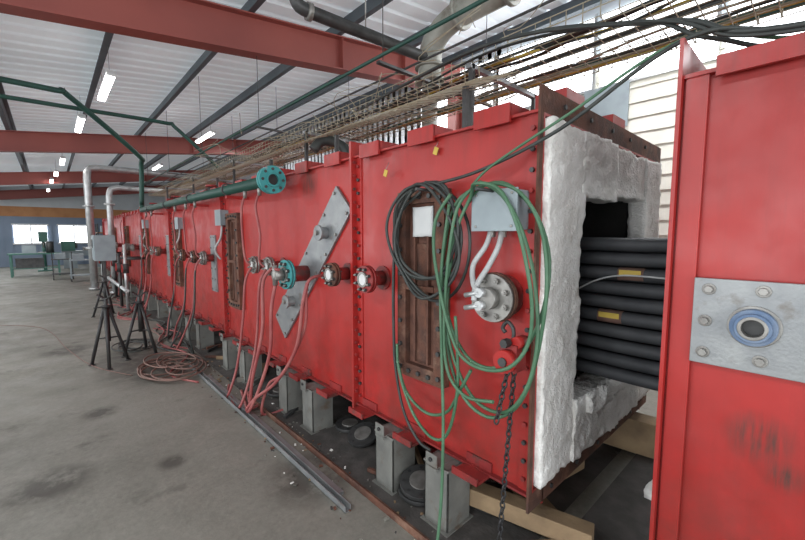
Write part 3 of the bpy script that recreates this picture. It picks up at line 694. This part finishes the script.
# ------------------------------------------------------------------ far machinery
o=O('workbench'); o.box(-1.2,0.3,20.5,21.2,.85,.9,GREEN)
for x in (-1.15,.2):
    for y in (20.55,21.1): o.box(x,x+.06,y,y+.06,0,.85,GREEN)
o.box(-1.1,.2,20.6,21.1,.3,.33,GREEN).box(-.8,-.4,20.7,21,.9,1.2,GREYBX).cyl((0,20.9,.9),(0,20.9,1.35),.12,DSTEEL).box(-1,-.2,20.65,21.05,.33,.7,DSTEEL).done()
o=O('drill_press'); o.cyl((-.2,23.5,0),(-.2,23.5,1.7),.06,GREEN); o.box(-.45,.05,23.2,23.8,0,.06,GREEN).box(-.35,-.05,23.1,23.8,1.3,1.75,GREEN).box(-.4,0,23.1,23.6,.8,.86,STEEL).cyl((-.2,23.2,1.3),(-.2,23.2,1.05),.03,STEEL).done()
o=O('lathe'); o.box(.4,2.2,24.5,25.1,.6,.85,GREYBX).box(.45,.95,24.55,25.05,0,.6,GREYBX).box(1.7,2.15,24.55,25.05,0,.6,GREYBX).box(.4,.9,24.45,25.1,.85,1.3,GREEN).cyl((.9,24.8,1.1),(1.0,24.8,1.1),.14,STEEL).box(1.8,2.1,24.6,25,.85,1.15,GREEN).box(1.2,1.5,24.55,25.05,.85,1.0,STEEL).done()
for x,y,m_ in ((.3,18.6,DSTEEL),(.75,17.5,GREYBX)):
    o=O('shop_cart'); o.box(x-.3,x+.3,y-.25,y+.25,.72,.75,m_).box(x-.3,x+.3,y-.25,y+.25,.2,.23,m_)
    for a in (-.28,.25):
        for b in (-.23,.2): o.box(x+a,x+a+.03,y+b,y+b+.03,.08,1.0 if b<0 else .75,m_); o.cyl((x+a,y+b,.05),(x+a+.03,y+b,.05),.05,BLACKP,12)
    o.box(x-.2,x+.1,y-.15,y+.15,.75,.95,GREYBX); o.done()
o=O('storage_rack')
for x in (1.9,3.1): 
    for y in (26,27): o.box(x,x+.06,y,y+.06,0,2.2,DSTEEL)
for z in (.3,1.0,1.7): o.box(1.9,3.16,26,27.06,z,z+.05,ORNG); o.box(2.1,2.6,26.2,26.8,z+.05,z+.4,GREYBX)
o.done()

# ------------------------------------------------------------------ lights
def area(name,loc,rot,sx,sy,e,col=(1,1,1)):
    l=bpy.data.lights.new(name,'AREA'); l.shape='RECTANGLE'; l.size=sx; l.size_y=sy; l.energy=e; l.color=col
    o=bpy.data.objects.new(name,l); o.location=loc; o.rotation_euler=rot; COL.objects.link(o); return o
r=math.radians
area('added_wall_fill',(XL+.05,-1,1.5),(0,r(-90),0),2.8,6,235,(.95,.98,1))  # area lights added at unseen left-wall openings to light the furnace front
area('added_wall_fill',(XL+.05,5.7,1.5),(0,r(-90),0),2.8,6.4,235,(.95,.98,1))
area('added_wall_fill',(XL+.05,12.7,1.5),(0,r(-90),0),2.8,6.4,235,(.95,.98,1))
area('added_wall_fill',(-.75,Y0+.05,1.55),(r(90),0,0),10.4,3.0,400,(.95,.98,1))  # area light added behind the camera to brighten the open-end insulation
for y in (-3.5,1,7,13,19,24):  # area lights added under the roof as general fill, not actual fixtures
    x=-2; area('added_ceiling_fill',(x,y,ROOFZ(x)-.5),(0,0,0),.5,1.5,85,(.96,.98,1))
for y in (1.2,6,11): area('added_ceiling_fill',(4.6,y,ROOFZ(4.6)-.5),(0,0,0),.5,1.5,85,(.96,.98,1))
wd=bpy.data.worlds.new('World'); SC.world=wd; wd.use_nodes=True
wd.node_tree.nodes['Background'].inputs[0].default_value=(.85,.92,1,1); wd.node_tree.nodes['Background'].inputs[1].default_value=1.0
SC.view_settings.view_transform='Standard'; SC.view_settings.exposure=0.0
cam=bpy.data.cameras.new('Camera'); co=bpy.data.objects.new('Camera',cam); COL.objects.link(co)
cam.sensor_width=36; cam.lens=383/805*36; cam.clip_start=.05
co.location=(0,0,1.6); co.rotation_euler=(r(90-5.2),0,r(-42.6)); SC.camera=co
